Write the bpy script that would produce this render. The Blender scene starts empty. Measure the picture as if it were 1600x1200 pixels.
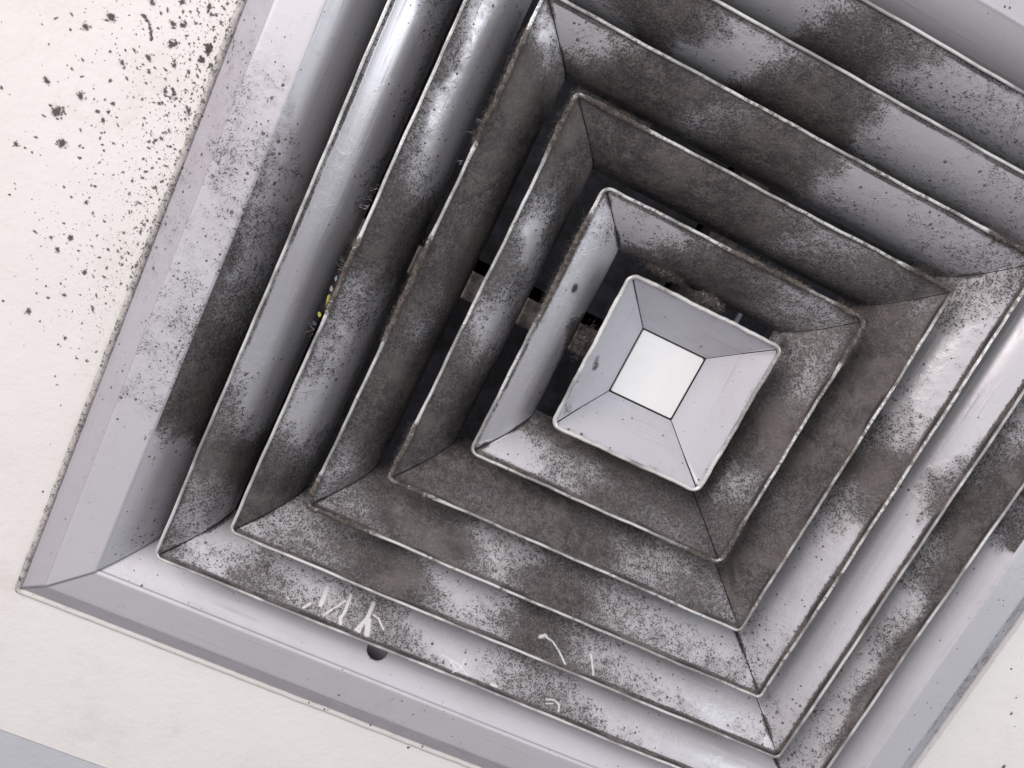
import bpy, math, random
import numpy as np
from mathutils import Matrix

# ------------------------------------------------------------------ camera, light, exposure
scn = bpy.context.scene
col = scn.collection
Z0 = 2.40                      # height of the louvre lips above the floor of the place

cam_d = bpy.data.cameras.new('camera')
cam = bpy.data.objects.new('camera', cam_d)
col.objects.link(cam)
cam_d.sensor_width = 36.0
cam_d.lens = 31.02
cam_d.clip_start = 0.01
cam_d.clip_end = 100.0
ROT = Matrix(((0.8965002994, -0.4163905271, -0.1513477522),
              (-0.4417984707, -0.8657898612, -0.2349936756),
              (-0.0331862089, 0.2775371060, -0.9601415679)))
cam.matrix_world = Matrix.Translation((-0.17383, -0.09043, Z0 - 0.53677)) @ ROT.to_4x4()
scn.camera = cam

world = bpy.data.worlds.new('World')
scn.world = world
world.use_nodes = True
bg = world.node_tree.nodes['Background']
bg.inputs['Color'].default_value = (0.93, 0.94, 1.0, 1)
bg.inputs['Strength'].default_value = 0.15          # even light of the room below

def area(name, loc, target, size, energy, color):
    l = bpy.data.lights.new(name, 'AREA')
    l.shape = 'RECTANGLE'
    l.size, l.size_y = size
    l.energy = energy
    l.color = color
    o = bpy.data.objects.new(name, l)
    col.objects.link(o)
    from mathutils import Vector
    d = Vector(target) - Vector(loc)
    o.location = loc
    o.rotation_euler = d.to_track_quat('-Z', 'Y').to_euler()
    return o
# the window the place is lit by, low and to one side (image upper left)
area('side_light', (-1.75, -0.95, Z0 - 1.20), (0, 0, Z0), (1.5, 1.5), 52.0, (1.0, 0.93, 0.90))

# unseen cool fill lamp, added (image right) to brighten the left blades
area('side_light', (1.70, -0.55, Z0 - 1.15), (0, 0, Z0), (1.0, 1.0), 17.5, (0.92, 0.96, 1.0))
# daylight thrown back by the floor of the room
area('floor_bounce', (-0.3, -0.5, 0.05), (0, 0, Z0), (3.0, 3.0), 27.0, (0.985, 0.98, 1.0))

scn.view_settings.view_transform = 'Standard'
scn.view_settings.look = 'None'
scn.view_settings.exposure = 0.0
scn.view_settings.gamma = 1.0
scn.view_settings.use_curve_mapping = False
scn.render.engine = 'CYCLES'

SPECKS = [(-406.2,39.9,3.0),(-394.8,51.7,3.5),(-417.0,1.3,2.6),(-396.5,1.8,3.0),(-406.2,-12.8,4.3),(-397.6,-29.2,3.5),(-422.1,-41.6,2.2),(-416.6,-41.4,1.3),(-412.0,-42.1,1.3),(-380.7,30.4,2.2),(-383.5,33.8,0.9),(-376.3,69.5,2.6),(-360.9,77.5,2.6),(-346.1,82.2,2.6),(-361.7,63.9,2.6),(-356.0,65.6,2.2),(-358.4,52.6,3.0),(-356.6,54.3,2.2),(-338.6,61.3,3.0),(-337.6,57.8,2.2),(-337.1,60.4,2.2),(-368.0,39.9,2.6),(-353.1,42.6,2.2),(-352.8,26.6,2.2),(-347.4,27.2,2.2),(-340.6,51.9,2.2),(-338.5,52.6,1.7),(-365.0,32.7,1.7),(-353.3,18.2,1.7),(-349.0,29.3,1.7),(-351.5,24.0,1.3),(-336.3,22.1,2.2),(-344.1,43.0,1.7),(-377.8,6.1,1.7),(-384.4,-2.4,1.7),(-378.6,0.4,1.7),(-380.1,-5.6,2.2),(-385.2,-11.5,0.9),(-375.8,-19.3,1.3),(-385.5,-26.1,1.3),(-385.2,-32.7,1.3),(-384.0,-137.2,2.6),(-379.0,-116.9,1.3),(-382.9,-123.8,1.1),(-367.1,-117.5,1.7),(-360.4,-97.9,2.2),(-379.8,-91.8,2.2),(-375.0,-81.5,2.6),(-357.6,-143.8,1.7),(-360.2,-149.8,1.3),(-400.0,-137.6,1.3),(-346.7,-153.6,1.3),(-371.3,-111.3,1.3),(-373.3,-56.2,1.7),(-416.4,-72.2,1.3),(-414.3,-67.3,0.9),(-385.7,-86.2,1.7),(-381.4,-74.5,1.3),(-348.2,-2.8,1.7),(-345.4,-0.2,1.7),(-351.0,-16.3,1.3),(-342.3,-12.1,1.3),(-384.9,-32.5,1.1),(-343.6,78.7,1.7),(-340.9,79.7,1.7),(-359.3,69.0,1.3),(-368.5,57.8,1.3),(-368.2,14.9,0.9),(349.1,-84.0,1.3),(367.4,-103.1,1.1),(372.1,-116.4,1.7),(381.5,-124.6,0.9),(394.8,-158.8,2.6),(-30.0,-335.1,1.7),(-409.0,14.8,0.9),(-429.1,30.0,0.9),(-337.2,-252.0,1.3),(-338.2,-45.1,0.9),(-326.3,-43.7,0.9),(-331.0,-155.6,1.3)]
SMEAR = [(-378.4,61.4),(-375.1,58.8),(-372.4,55.5),(-370.7,52.0),(-369.1,49.7)]
DIRT = {
 '2L': [(70,14,13,42,30),(48,15,13,42,12),(27,22,13,43,10),(-4,31,14,44,8),(-31,47,14,46,10),(-60,48,15,46,5),(-80,49,15,47,10),(-8,116,17,26,75),(-37,127,9,23,30),(10,99,8,25,60),(-69,96,15,49,25)],  # the mid-side throat blob holds painted shade as well as dirt
 '2B': [(-80,22,14,28,12),(-67,60,15,29,10),(-47,53,15,29,40),(-54,74,7,14,60),(-26,46,15,29,42),(-7,49,15,29,50),(-27,88,13,14,90),(9,32,13,33,90),(30,25,15,29,55),(10,74,18,16,92),(50,18,15,29,60),(41,60,18,16,80),(68,14,16,29,70),(81,10,16,29,75),(76,62,16,30,70),(-3,13,9,13,80)],
 '2R': [(76,35,14,25,62),(67,56,14,26,50),(52,39,12,24,38),(34,32,14,26,42),(37,59,17,16,75),(64,7,12,13,80),(9,36,14,26,75),(-10,51,15,27,92),(9,18,14,26,80),(-28,43,12,27,42),(-43,41,15,27,40),(-26,16,13,12,75),(-63,37,15,27,60),(-68,55,15,27,85),(-75,7,15,26,80),(-86,28,15,27,75),(-28,100,18,13,90)],
 '2T': [(-75,27,14,34,30),(-64,57,14,36,15),(-55,24,14,34,20),(-39,53,10,22,30),(-49,90,8,11,80),(-40,12,14,34,50),(-22,65,15,22,90),(-16,17,14,34,70),(-1,59,14,36,90),(8,23,14,35,62),(25,65,15,37,75),(40,34,15,36,42),(57,58,15,37,40),(67,27,15,36,50),(78,33,15,36,45),(73,4,11,10,75),(1,103,15,39,95),(45,83,15,38,65)],
 '3L': [(120,32,12,37,97),(103,57,13,39,97),(89,50,13,39,92),(94,84,13,41,95),(68,50,12,15,25),(74,30,13,38,60),(47,56,16,21,12),(25,63,14,41,30),(72,84,23,19,60),(14,42,14,40,75),(3,76,14,42,40),(-8,55,12,28,10),(-22,41,14,40,25),(-36,41,14,41,70),(-60,41,14,41,78),(-85,33,15,41,82),(-79,54,15,42,90),(-109,26,15,41,95),(-104,47,15,42,95),(-127,22,15,41,97)],
 '3B': [(-121,16,14,27,95),(-117,20,4,8,60),(-100,32,15,28,88),(-99,57,15,28,90),(-85,21,15,28,72),(-80,37,8,15,60),(-62,28,15,28,70),(-48,31,15,28,75),(-31,14,15,28,85),(-56,57,15,28,85),(-8,21,15,28,92),(-25,43,15,28,90),(16,28,15,28,90),(2,60,16,29,80),(35,31,12,26,40),(51,29,16,29,42),(71,31,16,29,55),(58,59,16,29,35),(78,67,16,30,50),(92,24,16,29,70),(106,38,16,29,50),(118,16,16,29,60),(42,66,16,29,70),(109,74,16,30,55)],
 '3R': [(116,27,13,24,55),(105,33,13,24,62),(105,12,13,24,70),(91,34,14,24,82),(96,74,14,25,85),(66,41,14,25,93),(67,77,14,26,92),(34,52,14,25,95),(36,22,14,25,95),(7,38,15,25,97),(-14,42,15,26,90),(-32,66,15,26,62),(-44,36,15,26,78),(-66,41,15,26,72),(-79,47,16,26,85),(-104,24,16,26,72),(-100,43,16,27,85),(-120,20,16,26,70),(42,99,14,26,90),(-1,86,15,27,85)],
 '3T': [(-112,24,13,30,82),(-108,32,5,14,72),(-97,55,13,32,85),(-90,23,13,30,90),(-76,48,14,32,88),(-63,27,13,31,93),(-49,47,14,32,93),(-37,25,14,31,92),(-25,51,14,32,95),(-10,24,14,31,92),(2,50,14,32,85),(16,41,14,32,62),(35,65,15,33,50),(36,37,14,32,45),(58,47,15,33,50),(72,58,15,33,62),(83,35,15,32,70),(102,34,15,33,75),(115,28,15,32,75),(2,84,14,34,95),(51,99,15,35,70),(86,86,15,35,75)],
 '4L': [(153,40,7,23,25),(145,62,12,35,45),(135,50,6,26,75),(131,73,12,35,85),(117,37,12,34,95),(115,78,13,36,95),(94,47,13,35,97),(99,83,13,36,97),(70,57,13,36,90),(73,81,13,37,80),(57,71,9,14,55),(42,73,13,37,75),(28,66,14,37,80),(11,34,13,35,88),(15,71,14,37,80),(-11,26,14,35,85),(-8,63,12,17,55),(-33,43,11,22,50),(-52,35,14,37,72),(-75,33,14,37,90),(-64,72,15,38,85),(-99,51,15,38,95),(-92,84,15,39,95),(-114,30,15,37,70),(-128,55,9,30,40),(-123,82,15,40,80),(-138,35,8,20,30),(-143,81,16,40,70),(-153,27,15,38,45),(-153,67,16,40,75)],
 '4B': [(-156,30,14,27,50),(-146,52,15,27,45),(-136,74,15,28,75),(-145,19,14,27,55),(-125,39,15,27,75),(-111,66,15,28,95),(-110,32,15,27,95),(-91,63,15,28,97),(-85,24,15,27,97),(-70,51,15,28,90),(-77,66,15,28,60),(-56,54,10,26,30),(-40,47,15,28,25),(-47,28,15,27,35),(-27,60,16,28,25),(-32,21,15,27,60),(-17,58,16,28,50),(-9,37,14,28,95),(10,40,14,28,97),(16,79,16,29,60),(34,51,16,28,62),(48,64,16,29,50),(52,34,16,28,45),(70,51,16,29,32),(72,87,16,29,30),(92,49,16,29,42),(99,78,17,29,20),(113,46,17,29,42),(133,64,17,29,12),(145,41,17,29,40),(162,34,17,29,35),(-2,61,14,11,90)],
 '4R': [(158,27,13,23,42),(141,23,13,23,40),(136,46,13,24,35),(131,69,13,24,45),(113,44,13,24,22),(101,58,14,24,12),(79,48,14,24,12),(58,31,14,24,18),(62,57,14,25,30),(38,34,14,24,35),(31,59,14,25,60),(12,37,9,28,92),(10,62,10,29,92),(-8,32,15,25,80),(-19,69,15,26,50),(-27,45,15,25,30),(-51,35,15,25,15),(-73,53,16,26,10),(-94,34,16,26,15),(-114,43,16,26,20),(-135,39,16,26,25),(-148,59,17,27,35),(-157,20,16,26,35),(-51,71,16,26,25)],
 '4T': [(-155,43,13,27,15),(-144,33,13,27,20),(-139,80,8,16,75),(-133,46,13,28,35),(-128,27,13,27,40),(-117,59,13,28,80),(-112,26,13,27,75),(-100,58,13,29,93),(-89,29,13,27,90),(-77,61,13,29,90),(-63,46,8,15,50),(-53,50,13,29,40),(-69,22,13,27,75),(-42,58,14,29,55),(-41,29,13,28,75),(-22,67,14,30,92),(-18,32,14,28,92),(3,55,14,29,92),(3,86,14,31,95),(12,25,14,28,80),(27,43,14,29,50),(39,37,14,29,15),(51,32,14,29,12),(55,56,14,30,35),(73,40,14,29,20),(85,34,14,29,20),(110,37,15,29,30),(139,35,15,30,35),(151,28,15,29,35),(135,61,15,31,40)],
 '5L': [(121,8,17,14,60),(130,20,14,14,30),(134,41,12,31,15),(77,7,18,14,62),(77,33,13,31,30),(84,50,13,32,12),(37,12,15,19,75),(52,30,13,32,35),(13,19,12,29,85),(24,43,13,32,70),(-9,22,12,30,85),(-1,51,14,33,80),(-29,36,14,33,50),(-19,48,14,33,40),(-53,27,14,33,55),(-47,45,14,34,30),(-85,29,14,33,45),(-78,59,15,35,25),(-118,31,15,34,25),(-112,61,15,35,20),(-137,28,15,34,35),(-157,26,15,34,75),(-156,62,16,36,60),(-177,23,15,35,90),(-177,60,16,36,85),(-197,21,16,35,92),(-192,64,16,37,85),(-146,75,16,36,50)],
 '5B': [(-197,16,14,26,35),(-182,31,14,26,45),(-172,53,15,27,40),(-178,13,14,26,60),(-159,32,15,26,50),(-149,54,15,27,55),(-138,20,15,26,62),(-128,41,15,27,70),(-112,34,15,27,92),(-111,2,15,26,85),(-94,40,15,27,92),(-93,8,15,26,85),(-81,53,15,27,60),(-73,28,15,27,42),(-63,59,16,27,15),(-45,42,16,27,28),(-37,17,15,27,35),(-28,59,16,28,15),(-15,37,16,27,55),(-2,50,16,28,85),(7,25,16,27,90),(19,47,16,28,75),(32,25,16,27,60),(39,54,16,28,50),(54,56,16,28,38),(62,30,16,28,45),(80,57,17,28,20),(93,35,17,28,35),(118,57,17,29,15),(125,30,17,28,30),(150,62,17,29,8),(168,34,17,28,22),(190,31,17,29,25),(197,14,17,28,20)],
 '5R': [(145,72,13,24,5),(117,65,14,24,3),(90,58,14,24,3),(77,71,14,24,3),(54,41,14,24,5),(42,67,15,24,8),(26,33,15,24,35),(30,18,14,24,50),(12,19,9,18,90),(-1,18,8,13,75),(6,49,15,24,25),(-19,26,15,24,8),(-20,47,15,25,5),(-40,42,15,25,4),(-66,53,16,25,6),(-111,37,16,25,6),(-150,32,17,26,15),(-172,27,17,26,20),(-193,35,17,26,30)],
 '5T': [(-99,42,13,25,85),(-87,40,13,25,70),(-71,34,13,25,35),(-66,51,13,26,25),(-46,45,13,26,15),(-53,20,13,25,35),(-34,26,13,25,60),(-20,42,13,26,80),(-3,67,14,27,93),(3,44,14,26,90),(15,66,14,27,93),(18,34,14,26,70),(30,41,14,26,45),(45,31,14,26,15),(57,52,14,27,35),(63,29,14,26,20),(87,45,14,27,30),(109,38,14,27,30),(134,40,15,27,30),(-18,64,14,27,85),(92,21,14,26,25)],
 '6L': [(109,6,12,27,5),(59,11,12,28,4),(22,9,13,28,10),(-28,10,13,29,4),(-23,62,14,31,5),(-71,23,14,30,6),(-98,29,14,31,20),(-122,31,13,17,50),(-120,64,15,32,12),(-145,32,15,32,60),(-140,61,15,33,30),(-170,45,12,38,85),(-164,74,16,34,80),(-190,42,16,33,55),(-205,68,16,34,30),(-210,39,16,33,32),(-231,35,16,33,45),(-221,72,16,34,35),(-241,23,16,32,50)],
 '6B': [(-238,22,14,25,55),(-229,43,14,26,30),(-217,32,14,25,20),(-208,52,15,26,15),(-198,28,15,26,60),(-183,44,15,26,55),(-179,25,15,26,65),(-169,46,15,26,35),(-155,48,15,26,20),(-148,33,15,26,35),(-132,48,15,26,30),(-122,24,15,26,45),(-108,49,15,27,40),(-94,28,15,26,60),(-93,51,15,27,50),(-76,34,15,26,60),(-75,57,16,27,30),(-61,36,16,27,35),(-54,54,16,27,8),(-34,50,16,27,5),(-22,39,16,27,12),(-4,55,16,27,35),(3,39,16,27,45),(22,55,16,27,50),(40,38,16,27,55),(52,60,17,28,30),(66,38,17,27,42),(79,60,17,28,20),(100,67,17,28,8),(103,37,17,28,30),(129,47,17,28,8),(167,46,17,28,5),(211,59,18,29,5)],
 '6R': [(87,62,14,23,30),(75,70,14,24,42),(68,40,14,23,45),(50,68,15,24,40),(50,47,14,24,60),(47,22,14,23,85),(42,5,14,23,95),(33,34,15,23,93),(27,57,15,24,70),(12,36,15,24,95),(16,21,15,23,97),(7,52,15,24,70),(-8,31,15,24,95),(-7,11,15,23,90),(-21,57,15,24,40),(-30,33,15,24,75),(-26,18,9,11,95),(-44,59,16,25,30),(-54,22,15,24,60),(-56,9,14,9,95),(-68,62,16,25,20),(-85,14,14,9,95),(-87,35,16,25,40),(-98,67,16,25,25),(-122,21,14,10,95),(-124,42,16,25,35),(-140,69,17,26,20),(-167,44,17,25,35),(-168,17,15,8,80),(-188,66,17,26,25),(-207,38,17,26,30)],
 '6T': [(-59,77,13,25,20),(-37,62,13,24,15),(-22,40,13,23,30),(-8,42,13,24,72),(-3,71,14,25,85),(4,37,13,24,75),(18,51,14,24,75),(24,30,13,23,60),(44,48,14,24,42),(53,35,14,24,30),(71,32,14,24,30),(81,56,14,25,35),(104,32,14,24,35),(120,47,14,25,30)],
 'CL': [(104,0,12,25,5),(67,9,12,26,5),(34,2,11,10,30),(5,1,11,10,60),(8,20,13,27,25),(-25,-1,16,10,65),(-22,19,13,28,40),(-59,2,16,13,75),(-52,27,14,28,40),(-90,5,17,17,88),(-83,36,14,29,55),(-122,4,17,22,93),(-115,35,15,29,75),(-150,3,13,26,93),(-149,34,15,30,85),(-169,9,15,29,70),(-188,21,15,30,15),(-194,10,15,29,15),(-224,14,16,30,15),(-249,15,16,30,20),(-250,47,16,32,20)],
 'CB': [(-254,32,14,25,12),(-242,21,15,25,15),(-221,30,15,26,5),(-174,30,15,26,3),(-126,31,15,26,2),(-76,31,16,26,4),(-26,31,16,27,1),(26,31,17,27,1)],
 'CR': [(17,22,15,23,60),(9,28,6,22,85),(0,5,5,13,90),(-4,37,15,24,15),(-26,18,15,24,6),(-55,22,16,24,5),(-96,23,16,24,5),(-142,18,17,25,5)],
 'CT': [(17,57,14,23,8),(57,40,14,23,5),(95,43,14,23,5)],
 'GL': [(101,75,12,34,6),(85,41,12,34,10),(64,58,12,34,22),(32,61,13,35,29),(12,61,13,35,29),(-11,48,13,36,26),(-30,61,13,36,26),(-53,48,14,36,22),(-70,56,14,36,29),(-94,74,14,37,32),(-122,66,14,37,32),(-142,61,15,38,31),(-162,55,15,38,26),(-186,55,15,38,8),(-217,47,16,39,5),(-252,44,16,39,6),(-285,35,17,40,6)],
 'GB': [(-279,61,14,52,6),(-212,69,15,53,3),(-141,68,15,54,3),(-88,74,16,54,12),(-46,58,16,55,15),(-14,45,16,56,10),(38,44,17,57,3)],
 'GR': [(-15,56,15,55,15),(-53,39,16,56,10),(-111,37,16,57,10),(-164,30,17,59,6)],
 'GT': [(73,77,13,33,8)],
 'FL': [(88,60,12,62,20),(63,45,12,63,25),(20,51,13,64,22),(-17,62,13,65,20),(-64,69,14,66,20),(-132,65,15,68,15),(-219,64,16,70,8),(-305,44,17,73,10)],
 'FB': [(-274,87,14,167,5),(-157,73,15,174,5),(-57,61,16,179,10)],
 'FR': [(-34,101,16,231,30),(-114,56,17,244,30),(-171,23,17,254,20)],
 '1L': [(-6,21,2,7,75),(-24,8,14,49,5),(23,19,14,48,6),(-45,14,4,19,25)],
 '1B': [(-38,11,15,29,10),(-9,9,15,29,6),(39,10,15,29,12)],
 '1R': [(30,13,14,26,3),(-35,16,15,27,5)],
 '1T': [(-13,54,15,40,8),(-17,44,3,9,30),(28,28,15,39,8)],
}
SCRAPE = {
 '6B': [(2.9,[(-137.6,60.4),(-137.1,28.8)]),(1.6,[(-122.7,52.3),(-132.5,14.5)]),(2.4,[(-120.5,64.4),(-119.9,39.4),(-120.4,25.8)]),(2.9,[(-121.2,22.8),(-119.5,10.4)]),(3.3,[(-103.7,65.8),(-103.9,38.9),(-107.8,11.4)]),(2.0,[(-100.7,48.5),(-96.4,45.9),(-90.5,31.5)]),(4.9,[(-102.6,36.8),(-99.9,10.0)]),(2.4,[(-105.1,23.6),(-105.5,9.2)]),(1.6,[(-160.3,19.9),(-158.4,17.3)]),(2.0,[(-143.6,25.9),(-147.1,11.7)]),(1.6,[(-45.4,28.8),(-32.3,24.2),(-22.8,11.0)]),(1.6,[(-28.7,37.1),(-29.1,19.5),(-33.8,4.6)]),(1.6,[(-40.3,27.9),(-32.0,12.6)]),(3.3,[(-4.0,12.3),(-0.9,11.8)]),(2.0,[(37.0,24.9),(42.6,29.7),(47.4,25.1),(48.6,11.1)]),(1.6,[(38.0,17.2),(42.6,22.1)])],
 '5B': [(3.7,[(11.0,39.2),(14.3,44.5)]),(2.0,[(14.5,43.5),(21.1,39.6),(27.7,27.0),(35.1,8.6)]),(2.0,[(50.8,44.3),(57.4,9.8)])],
}

# ------------------------------------------------------------------ helpers
# Everything is laid out looking up at the ceiling: x right, y up the picture, z into the ceiling.
# mesh() turns that left-handed layout into the world (y mirrored).
rng = np.random.default_rng(7)
random.seed(7)

def mesh(name, verts, faces, mat, parent=None, smooth=True, attrs=None, mats=None, fmat=None):
    v = np.array(verts, dtype=np.float64).reshape(-1, 3).copy()
    v[:, 1] *= -1
    if parent is None:
        v[:, 2] += Z0
    me = bpy.data.meshes.new(name)
    if isinstance(faces, np.ndarray):
        faces = faces[:, ::-1].tolist()
    else:
        faces = [tuple(f)[::-1] for f in faces]
    me.from_pydata(v.tolist(), [], faces)
    for k, a in (attrs or {}).items():
        at = me.attributes.new(k, 'FLOAT', 'POINT')
        at.data.foreach_set('value', np.ascontiguousarray(a, dtype=np.float32))
    for m in (mats or [mat]):
        me.materials.append(m)
    if fmat is not None:
        me.polygons.foreach_set('material_index', np.ascontiguousarray(fmat, dtype=np.int32))
    me.polygons.foreach_set('use_smooth', [bool(smooth)] * len(me.polygons))
    me.update()
    o = bpy.data.objects.new(name, me)
    col.objects.link(o)
    if parent is not None:
        o.parent = parent
    return o

def tag(o, label=None, cat=None, group=None, kind=None):
    if label: o['label'] = label
    if cat: o['category'] = cat
    if group: o['group'] = group
    if kind: o['kind'] = kind
    return o

def empty(name, loc):
    o = bpy.data.objects.new(name, None)
    o.empty_display_size = 0.05
    col.objects.link(o)
    o.location = loc
    return o

# ------------------------------------------------------------------ materials
class NT:
    def __init__(s, name):
        s.m = bpy.data.materials.new(name)
        s.m.use_nodes = True
        s.t = s.m.node_tree
        s.b = s.t.nodes['Principled BSDF']
        s.co = s.t.nodes.new('ShaderNodeTexCoord').outputs['Object']
    def n(s, kind, **kw):
        x = s.t.nodes.new(kind)
        for k, v in kw.items(): setattr(x, k, v)
        return x
    def link(s, a, b): s.t.links.new(a, b)
    def put(s, sock, v):
        if isinstance(v, (int, float)): sock.default_value = v
        elif isinstance(v, tuple): sock.default_value = (*v, 1) if len(v) == 3 and sock.type == 'RGBA' else v
        else: s.link(v, sock)
    def math(s, op, a, b=0.0, c=None, clamp=False):
        x = s.n('ShaderNodeMath', operation=op, use_clamp=clamp)
        s.put(x.inputs[0], a); s.put(x.inputs[1], b)
        if c is not None: s.put(x.inputs[2], c)
        return x.outputs[0]
    def noise(s, scale, detail=2.0, rough=0.5, dist=0.0, vec=None):
        x = s.n('ShaderNodeTexNoise')
        x.inputs['Scale'].default_value = scale
        x.inputs['Detail'].default_value = detail
        x.inputs['Roughness'].default_value = rough
        x.inputs['Distortion'].default_value = dist
        s.link(vec or s.co, x.inputs['Vector'])
        return x.outputs['Fac']
    def map(s, v, a, b, c=0.0, d=1.0, smooth=True):
        x = s.n('ShaderNodeMapRange', interpolation_type='SMOOTHSTEP' if smooth else 'LINEAR')
        s.put(x.inputs['Value'], v)
        for k, q in zip(('From Min', 'From Max', 'To Min', 'To Max'), (a, b, c, d)): s.put(x.inputs[k], q)
        return x.outputs[0]
    def mix(s, f, a, b):
        x = s.n('ShaderNodeMix', data_type='RGBA')
        s.put(x.inputs['Factor'], f); s.put(x.inputs['A'], a); s.put(x.inputs['B'], b)
        return x.outputs['Result']
    def attr(s, name):
        return s.n('ShaderNodeAttribute', attribute_name=name).outputs['Fac']
    def vor(s, scale, rand=1.0):
        x = s.n('ShaderNodeTexVoronoi')
        x.inputs['Scale'].default_value = scale
        x.inputs['Randomness'].default_value = rand
        s.link(s.co, x.inputs['Vector'])
        return x
    def bump(s, h, strength, dist):
        x = s.n('ShaderNodeBump')
        x.inputs['Strength'].default_value = strength
        x.inputs['Distance'].default_value = dist
        s.link(h, x.inputs['Height'])
        s.link(x.outputs['Normal'], s.b.inputs['Normal'])
    def set(s, **kw):
        for k, v in kw.items(): s.put(s.b.inputs[k.replace('_', ' ')], v)
        return s

PAINT = (0.588, 0.577, 0.612)
DUST_D = (0.022, 0.018, 0.018)
DUST_L = (0.150, 0.127, 0.117)

def painted(name, paint, rough=0.27, grime=1.0, scr=False, metal=0.35):
    """painted sheet metal under soot and dust; how much lies where comes from the 'dirt' attribute"""
    s = NT(name)
    D = s.attr('dirt')
    n_big = s.noise(38, 3, 0.55)
    n_mid = s.noise(150, 4, 0.68, 0.5)
    n_fine = s.math('ADD', s.math('MULTIPLY', s.noise(880, 3, 0.72), 0.68), s.math('MULTIPLY', s.noise(330, 3, 0.65), 0.32))
    def off(n, k): return s.math('MULTIPLY', s.math('SUBTRACT', n, 0.5), k)
    tl = s.math('ADD', D, s.math('ADD', off(n_big, 0.34), off(n_mid, 0.46)))
    # grains show most where the layer is breaking up, hardly at all where it is thick or absent
    amp = s.math('MULTIPLY', s.map(tl, 0.02, 0.38, 0.25, 2.0), s.map(tl, 0.60, 1.05, 1.0, 0.55))
    t = s.math('ADD', tl, s.math('MULTIPLY', s.math('SUBTRACT', n_fine, 0.5), amp))
    cover = s.map(t, 0.22, 0.74, 0.0, 0.93)
    film = s.map(tl, 0.05, 0.76, 0.0, 0.82)
    cover = s.math('MAXIMUM', cover, film)
    # sparse specks
    v = s.vor(330)
    sc = s.n('ShaderNodeSeparateColor'); s.link(v.outputs['Color'], sc.inputs[0])
    rad = s.math('MULTIPLY', s.math('POWER', sc.outputs[0], 6.0), 0.36)
    rad = s.math('MULTIPLY', rad, s.map(tl, 0.0, 0.30, 0.25, 1.2))
    dv = s.math('ADD', v.outputs['Distance'], s.math('MULTIPLY', s.math('SUBTRACT', n_fine, 0.5), 0.25))
    speck = s.map(s.math('SUBTRACT', rad, dv), -0.06, 0.07)
    cover = s.math('MAXIMUM', cover, s.math('MULTIPLY', speck, 0.80))
    if grime != 1.0: cover = s.math('MULTIPLY', cover, grime)
    if scr:
        cover = s.math('MULTIPLY', cover, s.math('SUBTRACT', 1.0, s.map(
            s.math('ADD', s.attr('scrape'), s.math('MULTIPLY', s.math('SUBTRACT', n_fine, 0.5), 1.8)), 0.30, 0.95, 0.0, 0.85)))
    # wiping and brushing marks along the length of the sheet
    cx = s.n('ShaderNodeCombineXYZ')
    s.put(cx.inputs[0], s.math('MULTIPLY', s.attr('pu'), 9.0)); s.put(cx.inputs[1], s.math('MULTIPLY', s.attr('pw'), 420.0))
    streak = s.noise(1.0, 4, 0.6, 0.6, vec=cx.outputs[0])
    cover = s.math('MAXIMUM', cover, s.map(s.math('ADD', streak, off(n_big, 0.5)), 0.52, 0.85, 0.0, 0.22))
    # the paint itself: faint yellowing and handling marks
    pc = s.mix(s.map(s.noise(9, 4, 0.6), 0.35, 0.75), paint, tuple(c * k for c, k in zip(paint, (0.95, 0.93, 0.925))))
    if scr:
        pc = s.mix(s.map(s.math('ADD', s.attr('scrape'), s.math('MULTIPLY', s.math('SUBTRACT', n_fine, 0.5), 1.8)), 0.40, 1.1), pc, (0.75, 0.725, 0.71))
    dc = s.mix(s.map(s.math('ADD', s.math('MULTIPLY', off(n_mid, 0.6), 1.0), s.noise(620, 5, 0.85)), 0.38, 0.68), DUST_D, DUST_L)
    dc = s.mix(s.map(s.noise(45, 5, 0.7, 0.6), 0.40, 0.72, 0.0, 0.65), dc, (0.040, 0.030, 0.030))
    dc = s.mix(s.map(s.noise(19, 4, 0.6, 0.8), 0.46, 0.66, 0.0, 0.5), dc, (0.165, 0.145, 0.135))
    dc = s.mix(s.map(D, 0.98, 1.12), dc, (0.020, 0.016, 0.017))  # lip line goes near black: dirt and shadow in one colour
    s.set(Base_Color=s.mix(cover, pc, dc))
    s.set(Roughness=s.math('ADD', s.map(cover, 0.0, 0.6, rough, 0.95, smooth=False), off(streak, 0.22)))
    s.put(s.b.inputs['Metallic'], s.map(cover, 0.0, 0.5, metal, 0.0, smooth=False))
    s.put(s.b.inputs['Specular IOR Level'], s.map(cover, 0.0, 0.7, 0.5, 0.08, smooth=False))
    h = s.math('ADD', s.math('MULTIPLY', cover, 0.8), s.math('MULTIPLY', s.math('MULTIPLY', n_fine, s.map(cover, 0.15, 0.7)), 1.0))
    h = s.math('ADD', h, s.math('MULTIPLY', s.noise(60, 2), 0.10))
    h = s.math('ADD', h, s.math('MULTIPLY', s.math('MULTIPLY', s.noise(230, 4, 0.75, 0.8), s.map(cover, 0.35, 0.85)), 1.5))
    s.bump(h, 0.9, 0.0009)
    return s.m

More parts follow.
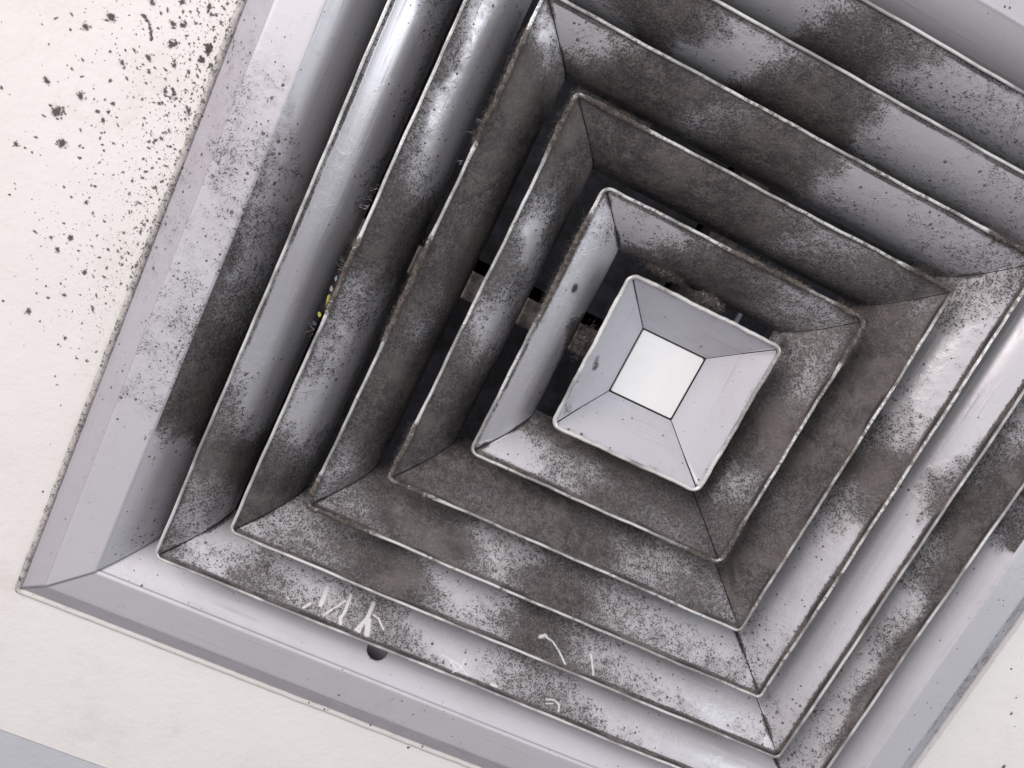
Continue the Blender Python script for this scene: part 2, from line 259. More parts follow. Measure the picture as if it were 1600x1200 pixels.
def rim_mat():
    s = NT('worn_rim')
    D = s.attr('dirt')
    n1 = s.noise(330, 4, 0.65, 0.6)
    n2 = s.noise(95, 3, 0.6)
    t = s.math('ADD', D, s.math('ADD', s.math('MULTIPLY', s.math('SUBTRACT', n1, 0.5), 1.7), s.math('MULTIPLY', s.math('SUBTRACT', n2, 0.5), 1.0)))
    c = s.map(t, 0.34, 0.72)
    dc = s.mix(s.map(n1, 0.4, 0.6), (0.055, 0.046, 0.043), (0.19, 0.165, 0.15))
    s.set(Base_Color=s.mix(c, s.mix(s.map(s.noise(26, 3, 0.6), 0.40, 0.62), (0.74, 0.725, 0.72), (0.33, 0.315, 0.315)), dc), Roughness=s.map(c, 0, 1, 0.25, 0.95), Metallic=s.map(c, 0, 0.5, 0.3, 0.0))
    s.bump(s.math('ADD', c, n1), 0.5, 0.0005)
    return s.m

def simple(name, color, rough=0.6, var=0.25, scale=90, bump=0.3, metal=0.0):
    s = NT(name)
    n = s.noise(scale, 4, 0.6)
    s.set(Base_Color=s.mix(s.map(n, 0.3, 0.7), color, tuple(c * (1 - var) for c in color)), Roughness=rough, Metallic=metal)
    if bump: s.bump(s.noise(scale * 4, 3), bump, 0.0006)
    return s.m

def ceiling_mat(name, color, dark):
    s = NT(name)
    n = s.noise(7, 5, 0.6)
    f = s.noise(420, 3, 0.6)
    c = s.mix(s.map(n, 0.35, 0.7), color, dark)
    # faint brown dust veil in drifting patches
    c = s.mix(s.map(s.math('ADD', s.noise(16, 4, 0.65), s.math('MULTIPLY', f, 0.25)), 0.62, 0.95, 0.0, 0.25), c, (0.45, 0.40, 0.36))
    s.set(Base_Color=c, Roughness=0.75)
    s.bump(s.math('ADD', s.math('MULTIPLY', f, 0.4), s.math('ADD', s.noise(70, 3), s.math('MULTIPLY', s.noise(190, 4, 0.7), 0.8))), 0.45, 0.0009)
    return s.m

M_BLADE = painted('sooty_paint', PAINT)
M_BLADE_S = painted('sooty_scraped_paint', PAINT, scr=True)
M_CONE = painted('clean_paint', (0.53, 0.525, 0.57), rough=0.38, metal=0.1)
M_FRAME = painted('frame_paint', (0.585, 0.575, 0.615), rough=0.36, metal=0.2)
M_BEVEL = painted('bevel_grey', (0.465, 0.45, 0.495), rough=0.45, metal=0.15)  # bevel sheets a darker grey than the ledge
M_RIM = rim_mat()
M_BACK = simple('dust_coat', (0.085, 0.076, 0.072), 0.95, 0.5, 200, 0.6)
M_PLATE = simple('white_enamel', (0.87, 0.87, 0.87), 0.45, 0.04, 60, 0.05)
M_STRAP = simple('tan_strap', (0.33, 0.295, 0.27), 0.9, 0.75, 120, 0.6)
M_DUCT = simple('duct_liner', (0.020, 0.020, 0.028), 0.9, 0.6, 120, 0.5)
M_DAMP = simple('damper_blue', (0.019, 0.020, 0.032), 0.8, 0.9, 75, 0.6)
M_CEIL = ceiling_mat('ceiling_paint', (0.80, 0.768, 0.753), (0.765, 0.732, 0.716))
M_PANEL = ceiling_mat('blue_grey_paint', (0.535, 0.54, 0.585), (0.50, 0.505, 0.55))
def soot_mat():
    s = NT('soot')
    a = s.math('ADD', s.attr('a'), s.math('MULTIPLY', s.math('SUBTRACT', s.noise(420, 3, 0.7), 0.5), 0.7))
    s.set(Base_Color=(0.125, 0.104, 0.100), Roughness=0.95, Alpha=s.map(a, 0.10, 1.05, 0.0, 0.90))
    return s.m
M_SOOT = soot_mat()
M_LINT = simple('lint', (0.20, 0.17, 0.155), 0.95, 0.5, 250, 0.0)
M_TUFT = simple('matted_lint', (0.26, 0.225, 0.21), 0.95, 0.6, 260, 0.4)
M_YEL = simple('yellow_plastic', (0.62, 0.60, 0.12), 0.5, 0.3, 200, 0.1)
M_CYA = simple('pale_blue_plastic', (0.30, 0.48, 0.55), 0.5, 0.3, 200, 0.1)
M_WHT = simple('white_scrap', (0.55, 0.53, 0.55), 0.6, 0.3, 200, 0.1)
M_CAULK = painted('caulk', (0.66, 0.63, 0.61), rough=0.7, metal=0.0)

# ------------------------------------------------------------------ swept sheet pieces
NRM = {'L': (-1, 0), 'R': (1, 0), 'T': (0, 1), 'B': (0, -1)}
TAN = {'L': (0, 1), 'R': (0, 1), 'T': (1, 0), 'B': (1, 0)}
LIPAMP = {'L': 0.62, 'T': 0.72, 'B': 1.15, 'R': 1.2}  # dark line inside the lips: packed dirt plus painted-in cast shadow
BASE = 0.30

def dirt_field(key, u, v):
    """u in metres along the side, v 0 at the lip .. 1 at the throat"""
    D = np.zeros_like(u); Wt = np.full_like(u, 0.002)
    D += 0.002 * (0.3 if key[0] in '23456' else 0.07)
    v = np.clip(v, 0, 1.05)
    # the air drags the deposits slantwise over the blades
    u = u + 0.014 * (v - 0.4) + 0.0032 * np.sin(v * 8 + u * 70) + 0.0022 * np.sin(u * 190 - v * 11 + ord(key[1]))
    v = v + 0.07 * np.sin(u * 120 + ord(key[0]))
    for (a, b, ra, rb, d) in DIRT.get(key, ()):
        w = np.exp(-((u * 1000 - a) / (ra * 1.12)) ** 2 - ((v * 100 - b) / (rb * 1.0)) ** 2)
        D += w * d / 100.0; Wt += w
    return D / Wt

def scrape_field(key, u, v, width):
    S = np.zeros_like(u)
    for (w, pts) in SCRAPE.get(key, ()):
        for (a, b), (c, d) in zip(pts[:-1], pts[1:]):
            p = np.stack([u * 1000, v * width * 1000], -1)
            A = np.array([a, b / 100 * width * 1000]); B = np.array([c, d / 100 * width * 1000])
            ab = B - A
            t = np.clip(((p - A) @ ab) / max(ab @ ab, 1e-9), 0, 1)
            q = np.linalg.norm(p - (A + t[..., None] * ab), axis=-1)
            S = np.maximum(S, np.clip(1.25 - q / (w * 0.56) * 0.75, 0, 1))
    return S

def side_points(side, h, rc, n, gap):
    """points along one side of a rounded square of half size h, corner to corner (45 degrees at each end)"""
    rc = max(rc, 1e-5)
    straight = h - rc
    arc = rc * math.pi / 4
    L = straight + arc - gap
    q = np.linspace(-L, L, n)
    a = np.sign(q); m = np.abs(q)
    th = np.clip((m - straight) / rc, 0, None)
    r = np.where(m <= straight, h, straight + rc * np.cos(th))
    u = np.where(m <= straight, m, straight + rc * np.sin(th)) * a
    return r, u

def sheet(name, side, prof, back, mat, parent, key=None, step=0.0016, rc=0.0, gap=0.0003, lip=0.0, scrape=False, vlen=None):
    """prof/back: (r, z) lists. A closed sheet swept along one side with mitred ends."""
    n_t = np.array(NRM[side], float); a_t = np.array(TAN[side], float)
    s0 = prof[0][0]
    nu = max(8, int(2 * s0 / step))
    loop = list(prof) + [prof[-1]] + list(back) + [prof[0]]
    npf = len(prof)
    seg = np.r_[0, np.cumsum([math.dist(p, q) for p, q in zip(prof[:-1], prof[1:])])]
    V = []; U = []; VV = []; WW = []
    for k, (r, z) in enumerate(loop):
        if k < npf:
            vv = (s0 - r) / max(vlen or (prof[0][0] - prof[-1][0]), 1e-6); w = seg[k]
            rr = rc * max(0.0, 1 - w / 0.02)
        else:
            vv = 0.5; w = 0.01; rr = 0.0 if k > npf else 0.0
            rr = rc * max(0.0, 1 - (s0 - r) / 0.02)
        R_, u = side_points(side, r, min(rr, r * 0.4), nu, gap)
        V.append(np.concatenate([np.outer(R_, n_t) + np.outer(u, a_t), np.full((nu, 1), z)], 1))
        U.append(u); VV.append(np.full(nu, vv)); WW.append(np.full(nu, w))
    V = np.array(V); U = np.array(U); VV = np.array(VV); WW = np.array(WW)
    m = len(loop)
    rows = np.array([k for k in range(m - 1) if k != npf - 1])
    ii, jj = np.meshgrid(rows, np.arange(nu - 1), indexing='ij')
    i2 = ii + 1
    F = np.stack([ii * nu + jj, i2 * nu + jj, i2 * nu + jj + 1, ii * nu + jj + 1], -1).reshape(-1, 4)
    fm = (ii.reshape(-1) >= npf - 1).astype(np.int32)
    # orient: front faces must face the room (and the centre)
    p = V.reshape(-1, 3)
    f0 = F[(nu - 1) * (npf // 2) + nu // 2]
    nn = np.cross(p[f0[1]] - p[f0[0]], p[f0[2]] - p[f0[0]])
    if nn[2] > 0: F = F[:, ::-1]
    caps = [list(range(0, (m - 1) * nu, nu)), list(range(nu - 1, (m - 1) * nu, nu))]
    caps = [[c for c in q if c // nu != npf] for q in caps]
    if lip or key:
        D = dirt_field(key, U, VV)
        if lip > 0.3:
            e = (V @ np.array([n_t[0], n_t[1], 0])) - np.abs(U)
            D = np.maximum(D, 0.80 * np.exp(-(e / 0.0030) ** 2) * np.clip(0.6 + 0.6 * np.sin(VV * 9 + s0 * 77), 0.2, 1))
        if lip: D = np.maximum(D, lip * np.exp(-(WW / (0.0028 if side in 'BR' else 0.0022)) ** 4) * (0.85 + 0.15 * np.sin(U * 90 + len(key) + s0 * 300)))
    else:
        D = np.full_like(U, 0.05)
    at = {'dirt': D.reshape(-1), 'pu': U.reshape(-1), 'pw': WW.reshape(-1)}
    if scrape: at['scrape'] = scrape_field(key, U, VV, 0.043).reshape(-1)
    faces = F.tolist()
    fm = list(fm)
    for c in caps:
        faces.append(c); fm.append(1)
    o = mesh(name, p, faces, None, parent, True, at, mats=[mat, M_BACK], fmat=fm)
    return o, V[:npf], D[:npf]

def bez(p0, p1, p2, p3, n):
    t = np.linspace(0, 1, n)[:, None]
    P = [np.array(p, float) for p in (p0, p1, p2, p3)]
    return ((1 - t) ** 3 * P[0] + 3 * (1 - t) ** 2 * t * P[1] + 3 * (1 - t) * t ** 2 * P[2] + t ** 3 * P[3])

def rounded_square(h, rc, step):
    pts = []
    for k, (sx, sy) in enumerate(((1, -1), (1, 1), (-1, 1), (-1, -1))):
        ang0 = -math.pi / 2 + k * math.pi / 2
        cx, cy = sx * (h - rc), sy * (h - rc)
        na = 7
        for i in range(na):
            a = ang0 + (math.pi / 2) * i / (na - 1)
            pts.append((cx + rc * math.cos(a), cy + rc * math.sin(a)))
        # straight to next corner
        nx, ny = ((1, 1), (-1, 1), (-1, -1), (1, -1))[k]
        a = ang0 + math.pi / 2
        e = (nx * (h - rc) + rc * math.cos(a), ny * (h - rc) + rc * math.sin(a))
        b = pts[-1]; n = max(2, int(math.dist(b, e) / step))
        for i in range(1, n): pts.append((b[0] + (e[0] - b[0]) * i / n, b[1] + (e[1] - b[1]) * i / n))
    return np.array(pts)

# dusty stretches of the rims: ring -> (side, u from, u to)
FUZZ = {3: [('L', .095, .133), ('T', -.133, -.085), ('B', -.133, -.10), ('L', -.133, -.09), ('T', .10, .133)],
        2: [('T', -.01, .05), ('T', .07, .094), ('R', .06, .094), ('L', .0, .075), ('B', .06, .094), ('R', -.094, -.06)],
        4: [('L', .08, .15), ('L', -.1735, -.15), ('B', -.1735, -.13), ('T', .13, .1735), ('L', -.05, .02)],
        5: [('L', -.05, .0)], 6: [], 1: []}

def rim(ring, s, rc, rad, parent=None):
    path = rounded_square(s, rc, 0.0016)
    n = len(path); k = 10
    d = np.roll(path, -1, 0) - np.roll(path, 1, 0)
    d /= np.linalg.norm(d, axis=1)[:, None]
    nr = np.stack([d[:, 1], -d[:, 0]], 1)                 # outward
    lump = np.zeros(n)
    # slow dents and waviness of thin sheet
    ph = np.arange(n) / n * 2 * math.pi
    wob = sum(a * np.sin(f * ph + p) for a, f, p in ((.00018, 9, ring), (.00012, 23, 2 * ring), (.00007, 61, 3 * ring)))
    wz = sum(a * np.sin(f * ph + p) for a, f, p in ((.0003, 5, 2 * ring), (.00012, 17, ring)))
    D = np.full(n, 0.14 if ring in (1, 5, 6) else 0.31)
    for sd, a, b in FUZZ[ring]:
        nn = np.array(NRM[sd]); tt = np.array(TAN[sd])
        on = path @ nn > s - 0.004
        u = path @ tt
        w = np.clip(np.minimum(u - a, b - u) / 0.022 + 0.55, 0, 1)
        D = np.maximum(D, on * w * 0.85)
        lump = np.maximum(lump, on * w)
    for sd, e in (('R', 0.12), ('T', 0.12), ('L', -0.05), ('B', 0.03)):
        on = path @ np.array(NRM[sd]) > s - 0.002
        D = np.where(on & (D < 0.5), D + (e if ring < 5 else min(e, 0)), D)
    V = []
    for j in range(k):
        a = 2 * math.pi * j / k
        rr, zz = rad * math.cos(a), rad * 0.9 * math.sin(a)
        q = 1 + lump * np.abs(rng.normal(0.15, 0.45, n)) + lump * 0.15
        V.append(np.concatenate([path + nr * (rr * q + wob)[:, None], (zz * q + wz)[:, None]], 1))
    V = np.array(V)
    F = []
    for j in range(k):
        for i in range(n):
            F.append((j * n + i, ((j + 1) % k) * n + i, ((j + 1) % k) * n + (i + 1) % n, j * n + (i + 1) % n))
    D = np.tile(D, (k, 1)).reshape(-1)
    return mesh('louvre_ring', V.reshape(-1, 3), F, M_RIM, parent, True, {'dirt': D})

# ------------------------------------------------------------------ the setting: ceiling
CZ = 0.0250
def slab(name, x0, x1, y0, y1, z0, z1, mat, bev=0.0):
    v = [(x0, y0, z0), (x1, y0, z0), (x1, y1, z0), (x0, y1, z0), (x0, y0, z1), (x1, y0, z1), (x1, y1, z1), (x0, y1, z1)]
    f = [(3, 2, 1, 0), (4, 5, 6, 7), (0, 1, 5, 4), (1, 2, 6, 5), (2, 3, 7, 6), (3, 0, 4, 7)]
    return mesh(name, v, f, mat, None, False)
H = 0.322
E_ = 1.3
SEAM = -0.4450
def ceiling_sheet():
    v = []; f = []
    def quad(x0, x1, y0, y1):
        b = len(v)
        for z in (CZ, CZ + 0.012):
            v.extend([(x0, y0, z), (x1, y0, z), (x1, y1, z), (x0, y1, z)])
        f.extend([tuple(b + i for i in q) for q in ((3, 2, 1, 0), (4, 5, 6, 7), (0, 1, 5, 4), (1, 2, 6, 5), (2, 3, 7, 6), (3, 0, 4, 7))])
    quad(-E_, -H, SEAM, E_); quad(H, E_, SEAM, E_); quad(-H, H, H, E_); quad(-H, H, SEAM, -H)
    return mesh('ceiling', v, f, M_CEIL, None, False)
tag(ceiling_sheet(), 'warm white painted ceiling around the vent', kind='structure')
pan = slab('ceiling_panel', -E_, E_, -E_, SEAM - 0.0008, CZ - 0.0006, CZ + 0.012, M_PANEL)
tag(pan, 'blue grey strip of ceiling at the picture edge', kind='structure')

# soot specks on the ceiling paint
def specks():
    V = []; F = []
    A = []
    lay = [0]
    def blot(x, y, r, st=1.0, ang=0.0, k=1.15):
        n = 16 if r > 0.0006 else 8
        p1, p2 = random.uniform(0, 6.28), random.uniform(0, 6.28)
        b = len(V)
        lay[0] += 1
        z = CZ - 0.00006 - (lay[0] % 40) * 0.000004
        V.append((x, y, z - min(r, 0.003) * 0.06)); A.append(k)
        ca, sa = math.cos(ang), math.sin(ang)
        for i in range(n):
            a = 2 * math.pi * i / n
            q = 1.45 * r * (1 + 0.16 * math.sin(2 * a + p1) + 0.12 * math.sin(3 * a + p2))
            ex, ey = q * math.cos(a) * st, q * math.sin(a)
            V.append((x + ex * ca - ey * sa, y + ex * sa + ey * ca, z)); A.append(0.0)
        for i in range(n): F.append((b, b + 1 + (i + 1) % n, b + 1 + i))
    def spot(x, y, r):
        ang = random.uniform(0, 3.14)
        blot(x, y, r * 0.55, random.uniform(1.0, 1.35), ang, 1.5)
        if r > 0.0014:
            blot(x, y, r * 1.15, 1.1, ang, 0.42)
            for _ in range(int(r * 2600)):
                a = random.uniform(0, 6.28); q = r * random.uniform(0.5, 1.15)
                blot(x + q * math.cos(a), y + q * math.sin(a), r * random.uniform(0.10, 0.22), 1.3, a)
    for x, y, r in SPECKS: spot(x / 1000, y / 1000, r / 1000)
    for (a, b), (c, d) in zip(SMEAR[:-1], SMEAR[1:]):
        for k in range(6):
            t = k / 6
            blot((a + (c - a) * t) / 1000 + random.gauss(0, .0003), (b + (d - b) * t) / 1000 + random.gauss(0, .0003), random.uniform(.0004, .0009), 1.6, 1.2)
    # the drift of fine specks beside the left edge of the frame
    for _ in range(520):
        y = random.gauss(0.055, 0.045)
        x = -0.334 - random.expovariate(1 / 0.026)
        if y < -0.1: continue
        blot(x, y, min(0.0008, 0.00025 * random.paretovariate(1.9)), random.uniform(1, 2), random.uniform(0, 3.1))
    for _ in range(420):
        y = random.gauss(-0.055, 0.05)
        x = -0.336 - random.expovariate(1 / 0.020)
        blot(x, y, min(0.0009, 0.00026 * random.paretovariate(2.0)), random.uniform(1, 2), random.uniform(0, 3.1))
    for _ in range(110):
        blot(random.uniform(-0.50, -0.335), random.uniform(-0.15, 0.4), min(0.0008, 0.00022 * random.paretovariate(2.0)), 1.3, random.uniform(0, 3.1))
    for _ in range(40):
        blot(random.uniform(0.335, 0.43), random.uniform(-0.33, 0.3), min(0.0009, 0.0003 * random.paretovariate(1.8)), 1.3, random.uniform(0, 3.1))
    for _ in range(1100):    # fine mist thickening towards the frame
        blot(-0.333 - random.expovariate(1 / 0.019), random.uniform(-0.14, 0.16), random.uniform(.00016, .00034), 1.3, random.uniform(0, 3), 0.8)
    for _ in range(260):     # crumbs along the joint between frame and ceiling
        blot(-0.3318 - abs(random.gauss(0, 0.0012)), random.uniform(-0.1, 0.4), random.uniform(.0003, .0008), 1.8, 1.5)
    return mesh('soot_specks', V, F, M_SOOT, None, True, {'a': np.array(A)})
tag(specks(), 'scatter of black soot specks on the ceiling beside the vent', kind='stuff')

# ------------------------------------------------------------------ duct above the vent
duct = empty('air_duct', (0, 0, Z0 + 0.045))
tag(duct, 'dark lined air duct seen through the gaps between the louvres', 'duct')
def box_local(name, x0, x1, y0, y1, z0, z1, mat, parent, smooth=False):
    v = [(x0, y0, z0), (x1, y0, z0), (x1, y1, z0), (x0, y1, z0), (x0, y0, z1), (x1, y0, z1), (x1, y1, z1), (x0, y1, z1)]
    f = [(3, 2, 1, 0), (4, 5, 6, 7), (0, 1, 5, 4), (1, 2, 6, 5), (2, 3, 7, 6), (3, 0, 4, 7)]
    return mesh(name, v, f, mat, parent, smooth)
dh = 0.30; dz = 0.26
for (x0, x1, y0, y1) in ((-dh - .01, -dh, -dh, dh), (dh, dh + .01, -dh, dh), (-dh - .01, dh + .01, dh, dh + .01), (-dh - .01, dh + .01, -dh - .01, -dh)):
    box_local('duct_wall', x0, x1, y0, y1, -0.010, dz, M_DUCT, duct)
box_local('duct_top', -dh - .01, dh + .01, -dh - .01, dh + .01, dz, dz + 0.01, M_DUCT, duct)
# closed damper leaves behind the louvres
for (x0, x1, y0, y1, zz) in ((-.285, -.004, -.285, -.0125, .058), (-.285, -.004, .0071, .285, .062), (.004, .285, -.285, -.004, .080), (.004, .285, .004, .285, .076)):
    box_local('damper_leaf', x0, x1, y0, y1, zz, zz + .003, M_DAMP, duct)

# ------------------------------------------------------------------ the diffuser
vent = empty('ceiling_vent', (0, 0, Z0))
tag(vent, 'square louvred ceiling air vent of concentric rings, caked with brown dust', 'air vent')

# frame
FZ = [(.3282, .0246), (.31, .0114), (.2822, .0073)]
def frame_bead():
    path = rounded_square(0.3300, 0.002, 0.004); n = len(path); k = 8
    d = np.roll(path, -1, 0) - np.roll(path, 1, 0); d /= np.linalg.norm(d, axis=1)[:, None]
    nr = np.stack([d[:, 1], -d[:, 0]], 1)
    V = []
    jit = rng.normal(0, 0.00018, n)
    for j in range(k):
        a = 2 * math.pi * j / k
        V.append(np.concatenate([path + nr * (0.0022 * math.cos(a) + jit)[:, None], np.full((n, 1), .0245 + 0.0017 * math.sin(a))], 1))
    F = [(j * n + i, ((j + 1) % k) * n + i, ((j + 1) % k) * n + (i + 1) % n, j * n + (i + 1) % n) for j in range(k) for i in range(n)]
    D = np.where(path[:, 0] < -0.325, 0.34, 0.12)
    return mesh('frame', np.array(V).reshape(-1, 3), F, M_CAULK, vent, True, {'dirt': np.tile(D, (k, 1)).reshape(-1)})
frame = frame_bead()

def roundedge(pts, r, n=4):
    """small round on the inner corners of a profile"""
    out = [pts[0]]
    for a, b, c in zip(pts[:-2], pts[1:-1], pts[2:]):
        a, b, c = map(np.array, (a, b, c))
        p = b + (a - b) / np.linalg.norm(a - b) * r; q = b + (c - b) / np.linalg.norm(c - b) * r
        for t in np.linspace(0, 1, n): out.append(tuple((1 - t) ** 2 * p + 2 * t * (1 - t) * b + t * t * q))
    out.append(pts[-1])
    return out
def dense(pts, step):
    out = [tuple(pts[0])]
    for a, b in zip(pts[:-1], pts[1:]):
        n = max(1, int(math.dist(a, b) / step))
        for i in range(1, n + 1): out.append((a[0] + (b[0] - a[0]) * i / n, a[1] + (b[1] - a[1]) * i / n))
    return out
LINT_SRC = []
for sd in 'LTRB':
    # outer bevel
    pr = dense([(.3290, .0252), (.3107, .01195)], 0.002)
    bk = [(.3110, .0140), (.3290, .0272)]
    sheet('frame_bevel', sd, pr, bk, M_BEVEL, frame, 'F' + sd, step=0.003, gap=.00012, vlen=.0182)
    # flat ledge with a rounded inner edge
    pr = dense(roundedge([(.3106, .01190), (.3094, .0113), (.2830, .0074), (.2812, .0088)], 0.0010), 0.002)
    bk = [(.2820, .0105), (.3094, .0140), (.3106, .0140)]
    sheet('frame_ledge', sd, pr, bk, M_FRAME, frame, 'G' + sd, step=0.002, gap=.00012, vlen=.0285)
    # cove rising behind the outermost ring
    cv = bez((.2815, .0085), (.2700, .0150), (.2590, .0260), (.2565, .0390), 22)
    cv = [tuple(c) for c in cv] + [(.2562, .0425)]
    bk = [(.2574, .0425), (.2592, .0320), (.2660, .0210), (.2820, .0105)]
    o, _, _ = sheet('cove', sd, cv, bk, M_FRAME, frame, 'C' + sd, step=0.002, gap=.00015, vlen=.0287)
    if sd == 'B':
        # a drilled hole through the bottom cove
        hx, hr, hz = -0.0852, 0.2648, 0.0205
        ax = np.array([0, -math.sin(math.radians(-40)), 0])
        bpy.ops.mesh.primitive_cylinder_add(radius=0.0078, depth=0.03, vertices=36, location=(hx, hr, Z0 + hz), rotation=(math.radians(-38), 0, 0))
        cut = bpy.context.object
        md = o.modifiers.new('hole', 'BOOLEAN'); md.operation = 'DIFFERENCE'; md.object = cut; md.solver = 'EXACT'
        bpy.context.view_layer.update()
        ev = o.evaluated_get(bpy.context.evaluated_depsgraph_get())
        nm = bpy.data.meshes.new_from_object(ev, preserve_all_data_layers=True, depsgraph=bpy.context.evaluated_depsgraph_get())
        o.modifiers.clear(); o.data = nm
        bpy.data.objects.remove(cut, do_unlink=True)

box_local('hole_back', -.110, -.060, -.300, -.262, .030, .032, simple('hole_grey', (.5, .45, .5), .8), vent)  # pale plate added behind the hole so its inside looks less black

# rings
SIZES = {1: .0543, 2: .0936, 3: .1330, 4: .1735, 5: .2121, 6: .25}
RC = {1: .0055, 2: .0055, 3: .0035, 4: .0040, 5: .0045, 6: .0050}
for i, s in SIZES.items():
    rg = rim(i, s, RC[i], 0.00108 if i > 1 else 0.00138, vent)
    for sd in 'LTRB':
        if i == 1:
            pr = dense([(s - .0010, .0008), (.0243, .0282)], 0.0016)
            bk = [(.0255, .0292), (s - .0002, .0022)]
            bl, P, D = sheet('blade', sd, pr, bk, M_CONE, rg, '1' + sd, rc=RC[i], gap=.00035, lip=0.25, vlen=.030, step=.001)
        else:
            sc_ = (i in (5, 6) and sd == 'B')
            st = 0.0008 if sc_ else 0.0016
            c = bez((s - .0009, .0007), (s - .0130, .0058), (s - .0285, .0165), (s - .0316, .0330), 56 if sc_ else 30)
            ext = .0012 if i == 6 else 0.0
            c[:, 0] += ext * np.linspace(0, 1, len(c))
            pr = [tuple(q) for q in c] + [(s - .0326 + ext, .0370), (s - .0334 + ext, .0405)]
            bk = [(s - .0324 + ext, .0406), (s - .0304 + ext, .0330), (s - .0246 + ext * .9, .0192), (s - .0110 + ext * .6, .0084), (s + .0002, .0020)]
            bl, P, D = sheet('blade', sd, pr, bk, M_BLADE_S if sc_ else M_BLADE, rg, '%d%s' % (i, sd), rc=RC[i], lip=LIPAMP[sd], step=st, scrape=sc_, vlen=.030)
            LINT_SRC.append((i, sd, P, D))
# centre plate, a separate white square set into the cone
def plate():
    h = .0231
    pr = rounded_square(h, 0.0012, 0.004); n = len(pr)
    V = [(x, y, .0281) for x, y in pr] + [(x * .985, y * .985, .0276) for x, y in pr] + [(x, y, .0300) for x, y in pr]
    F = [tuple(range(n, 2 * n))[::-1]]
    for i in range(n):
        j = (i + 1) % n
        F.append((i, j, n + j, n + i)); F.append((2 * n + i, 2 * n + j, j, i))
    F.append(tuple(range(2 * n, 3 * n)))
    return mesh('centre_plate', V, F, M_PLATE, vent, False)
plate()
# backing of the cone, so nothing shows through its seams
box_local('cone_back', -.027, .027, -.027, .027, .0302, .0322, M_BACK, vent)
# crossing straps that carry the rings
box_local('strap', -.2660, .2660, -.0125, .0068, .0425, .0440, M_STRAP, vent)
box_local('strap', -.0100, .0100, -.2660, .2660, .0446, .0461, M_BACK, vent)
box_local('pin', .0385, .0412, .048, .062, .056, .0585, simple('dull_steel', (.25, .25, .30), 0.5, 0.2, 100, 0.2), vent)
box_local('clip', .058, .072, .052, .066, .046, .050, M_DUCT, vent)

# ------------------------------------------------------------------ lint
def strands(name, seeds, mat, seglen, nseg, width, curl, parent=None, core=()):
    """fine curling fibres as three-sided ribbons; seeds: (pos, dir)"""
    V = []; F = []
    for p, d in seeds:
        p = np.array(p, float); d = np.array(d, float); d /= np.linalg.norm(d) + 1e-9
        w = width * rng.uniform(0.6, 1.5); L = seglen * rng.uniform(0.5, 1.5)
        ring = []
        for k in range(nseg + 1):
            t = np.cross(d, rng.normal(size=3)); t /= np.linalg.norm(t) + 1e-9
            b = np.cross(d, t)
            ww = w * (1 - 0.7 * k / nseg)
            ring.append([p + ww * (t * math.cos(a) + b * math.sin(a)) for a in (0, 2.1, 4.2)])
            d = d + rng.normal(0, curl, 3); d /= np.linalg.norm(d)
            p = p + d * L
        b0 = len(V)
        for r in ring: V.extend(r)
        for k in range(nseg):
            for j in range(3):
                F.append((b0 + 3 * k + j, b0 + 3 * k + (j + 1) % 3, b0 + 3 * k + 3 + (j + 1) % 3, b0 + 3 * k + 3 + j))
    for c, r in core:
        b0 = len(V)
        for d in ((1, 0, 0), (-1, 0, 0), (0, 1, 0), (0, -1, 0), (0, 0, 1), (0, 0, -1)):
            V.append(c + np.array(d) * r * rng.uniform(0.6, 1.4) + rng.normal(0, r * 0.25, 3))
        for q in ((0, 2, 4), (2, 1, 4), (1, 3, 4), (3, 0, 4), (2, 0, 5), (1, 2, 5), (3, 1, 5), (0, 3, 5)):
            F.append(tuple(b0 + k for k in q))
    return mesh(name, V, F, mat, parent, True)

seeds = []
for i, segs in FUZZ.items():
    s = SIZES[i]
    for sd, a, b in segs:
        n = int((b - a) * 26000)
        for _ in range(n):
            u = rng.uniform(a, b); r = s + rng.normal(0, 0.0013)
            nn = NRM[sd]; tt = TAN[sd]
            p = (nn[0] * r + tt[0] * u, nn[1] * r + tt[1] * u, rng.uniform(-.0018, .001))
            seeds.append((p, rng.normal(size=3) + np.array([nn[0] * .5, nn[1] * .5, -.5])))
# loose fluff lying in the thick dust of the blades
for i, sd, P, D in LINT_SRC:
    if i > 5: continue
    pts = P.reshape(-1, 3); d = D.reshape(-1)
    ok = np.where(d > 0.80)[0]
    if len(ok) == 0: continue
    n = int(min(len(ok) * 0.16, 1500))
    inward = -np.array([NRM[sd][0], NRM[sd][1], 1.0]) / 1.41
    for k in rng.choice(ok, n):
        seeds.append((pts[k] + inward * rng.uniform(0, .0004) + rng.normal(0, .0006, 3), rng.normal(size=3) + inward * 0.3))
tag(strands('lint_dust', seeds, M_LINT, 0.0009, 4, 0.00006, 0.95), 'fine grey brown lint clinging to the louvres and their rims', kind='stuff')

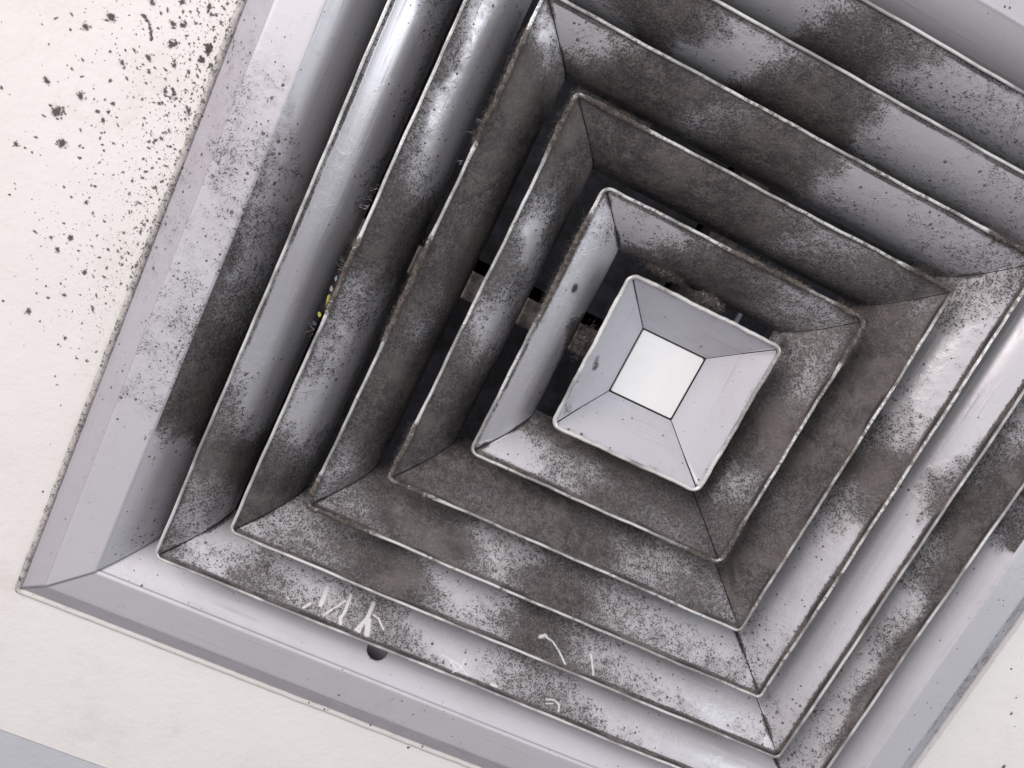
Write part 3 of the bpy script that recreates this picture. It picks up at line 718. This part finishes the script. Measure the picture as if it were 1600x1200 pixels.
def tuft(name, label, centre, size, n, ln=0.0011, stretch=(1, 1, 1)):
    sd = []
    for _ in range(int(n * 2.2)):
        q = rng.normal(size=3); q = q / np.linalg.norm(q) * abs(rng.normal(0.55, 0.3)) * size * np.array(stretch)
        sd.append((np.array(centre) + q, rng.normal(size=3)))
    core = []
    for _ in range(max(12, n // 14)):        # matted crumbs that hold the fluff together
        q = rng.normal(size=3); q = q / np.linalg.norm(q) * abs(rng.normal(0.4, 0.25)) * size * np.array(stretch)
        core.append((np.array(centre) + q, size * rng.uniform(0.08, 0.20)))
    o = strands(name, sd, M_TUFT, ln * 0.75, 5, 0.00008, 1.1, core=core)
    return tag(o, label, 'lint')
tuft('lint_clump', 'brown lint clump caught above the innermost ring, beside its upper right edge', (.0030, .0590, .018), .0080, 900, stretch=(1.5, .6, 1))
tuft('lint_clump', 'ragged dark lint tuft in the gap left of the innermost ring', (-.0570, .0000, .020), .0075, 800, stretch=(.7, 1.6, 1))
tuft('lint_clump', 'pale lint fringe hanging from the second ring above the inner ring corner', (-.030, .0625, .026), .0060, 700, stretch=(2.8, .5, .8))
tuft('lint_clump', 'small pale lint tuft by the right corner of the innermost ring', (.0600, .0570, .014), .0030, 200, stretch=(.7, 1.4, 1))
tuft('lint_clump', 'curled grey lint hook stuck on the left side of the second ring', (-.0805, .0300, .0072), .0020, 220, ln=.0007, stretch=(.8, 1.5, .5))

# ------------------------------------------------------------------ scraps behind the left rims
def scrap(name, label, c, dims, rot, mat):
    x, y, z = dims
    pts = []
    for k in range(10):
        a = 2 * math.pi * k / 10
        pts.append((x * math.cos(a) * random.uniform(.75, 1.15), y * math.sin(a) * random.uniform(.75, 1.15)))
    ca, sa = math.cos(rot), math.sin(rot)
    V = []
    for zz in (-z, z):
        for px, py in pts: V.append((c[0] + px * ca - py * sa, c[1] + px * sa + py * ca, c[2] + zz + 0.25 * px))
    n = 10
    F = [tuple(range(n))[::-1], tuple(range(n, 2 * n))] + [(i, (i + 1) % n, n + (i + 1) % n, n + i) for i in range(n)]
    return tag(mesh(name, V, F, mat, None, False), label, 'scrap')
scrap('plastic_scrap', 'yellow plastic scrap caught behind a left rim of the vent', (-.2150, -.0425, .0050), (.0010, .0040, .0006), 0.1, M_YEL)
scrap('plastic_scrap', 'tiny yellow crumb just below the yellow scrap', (-.2160, -.0535, .0045), (.0010, .0018, .0005), 0.6, M_YEL)
scrap('plastic_scrap', 'pale blue scrap behind the same rim above the yellow one', (-.2156, -.0285, .0050), (.0008, .0018, .0006), 0.2, M_CYA)
scrap('plastic_scrap', 'whitish crumb between the yellow and the pale blue scrap', (-.2156, -.0355, .0045), (.0010, .0018, .0006), 0.4, M_WHT)
seeds = []
for (x, y) in ((-.2150, .032), (-.2152, .026), (-.2152, .020), (-.2150, -.017), (-.2155, -.021), (-.2152, -.060), (-.2155, -.064), (-.1755, .068), (-.1755, .085), (-.1758, .093)):
    for _ in range(4): seeds.append(((x + rng.normal(0, .0006), y + rng.normal(0, .0010), .003), (-1, rng.normal(0, .6), -.6)))
tag(strands('fibre_wisps', seeds, M_WHT, 0.0011, 4, 0.00013, 0.35), 'pale fibre wisps poking out behind the left rims', kind='stuff')
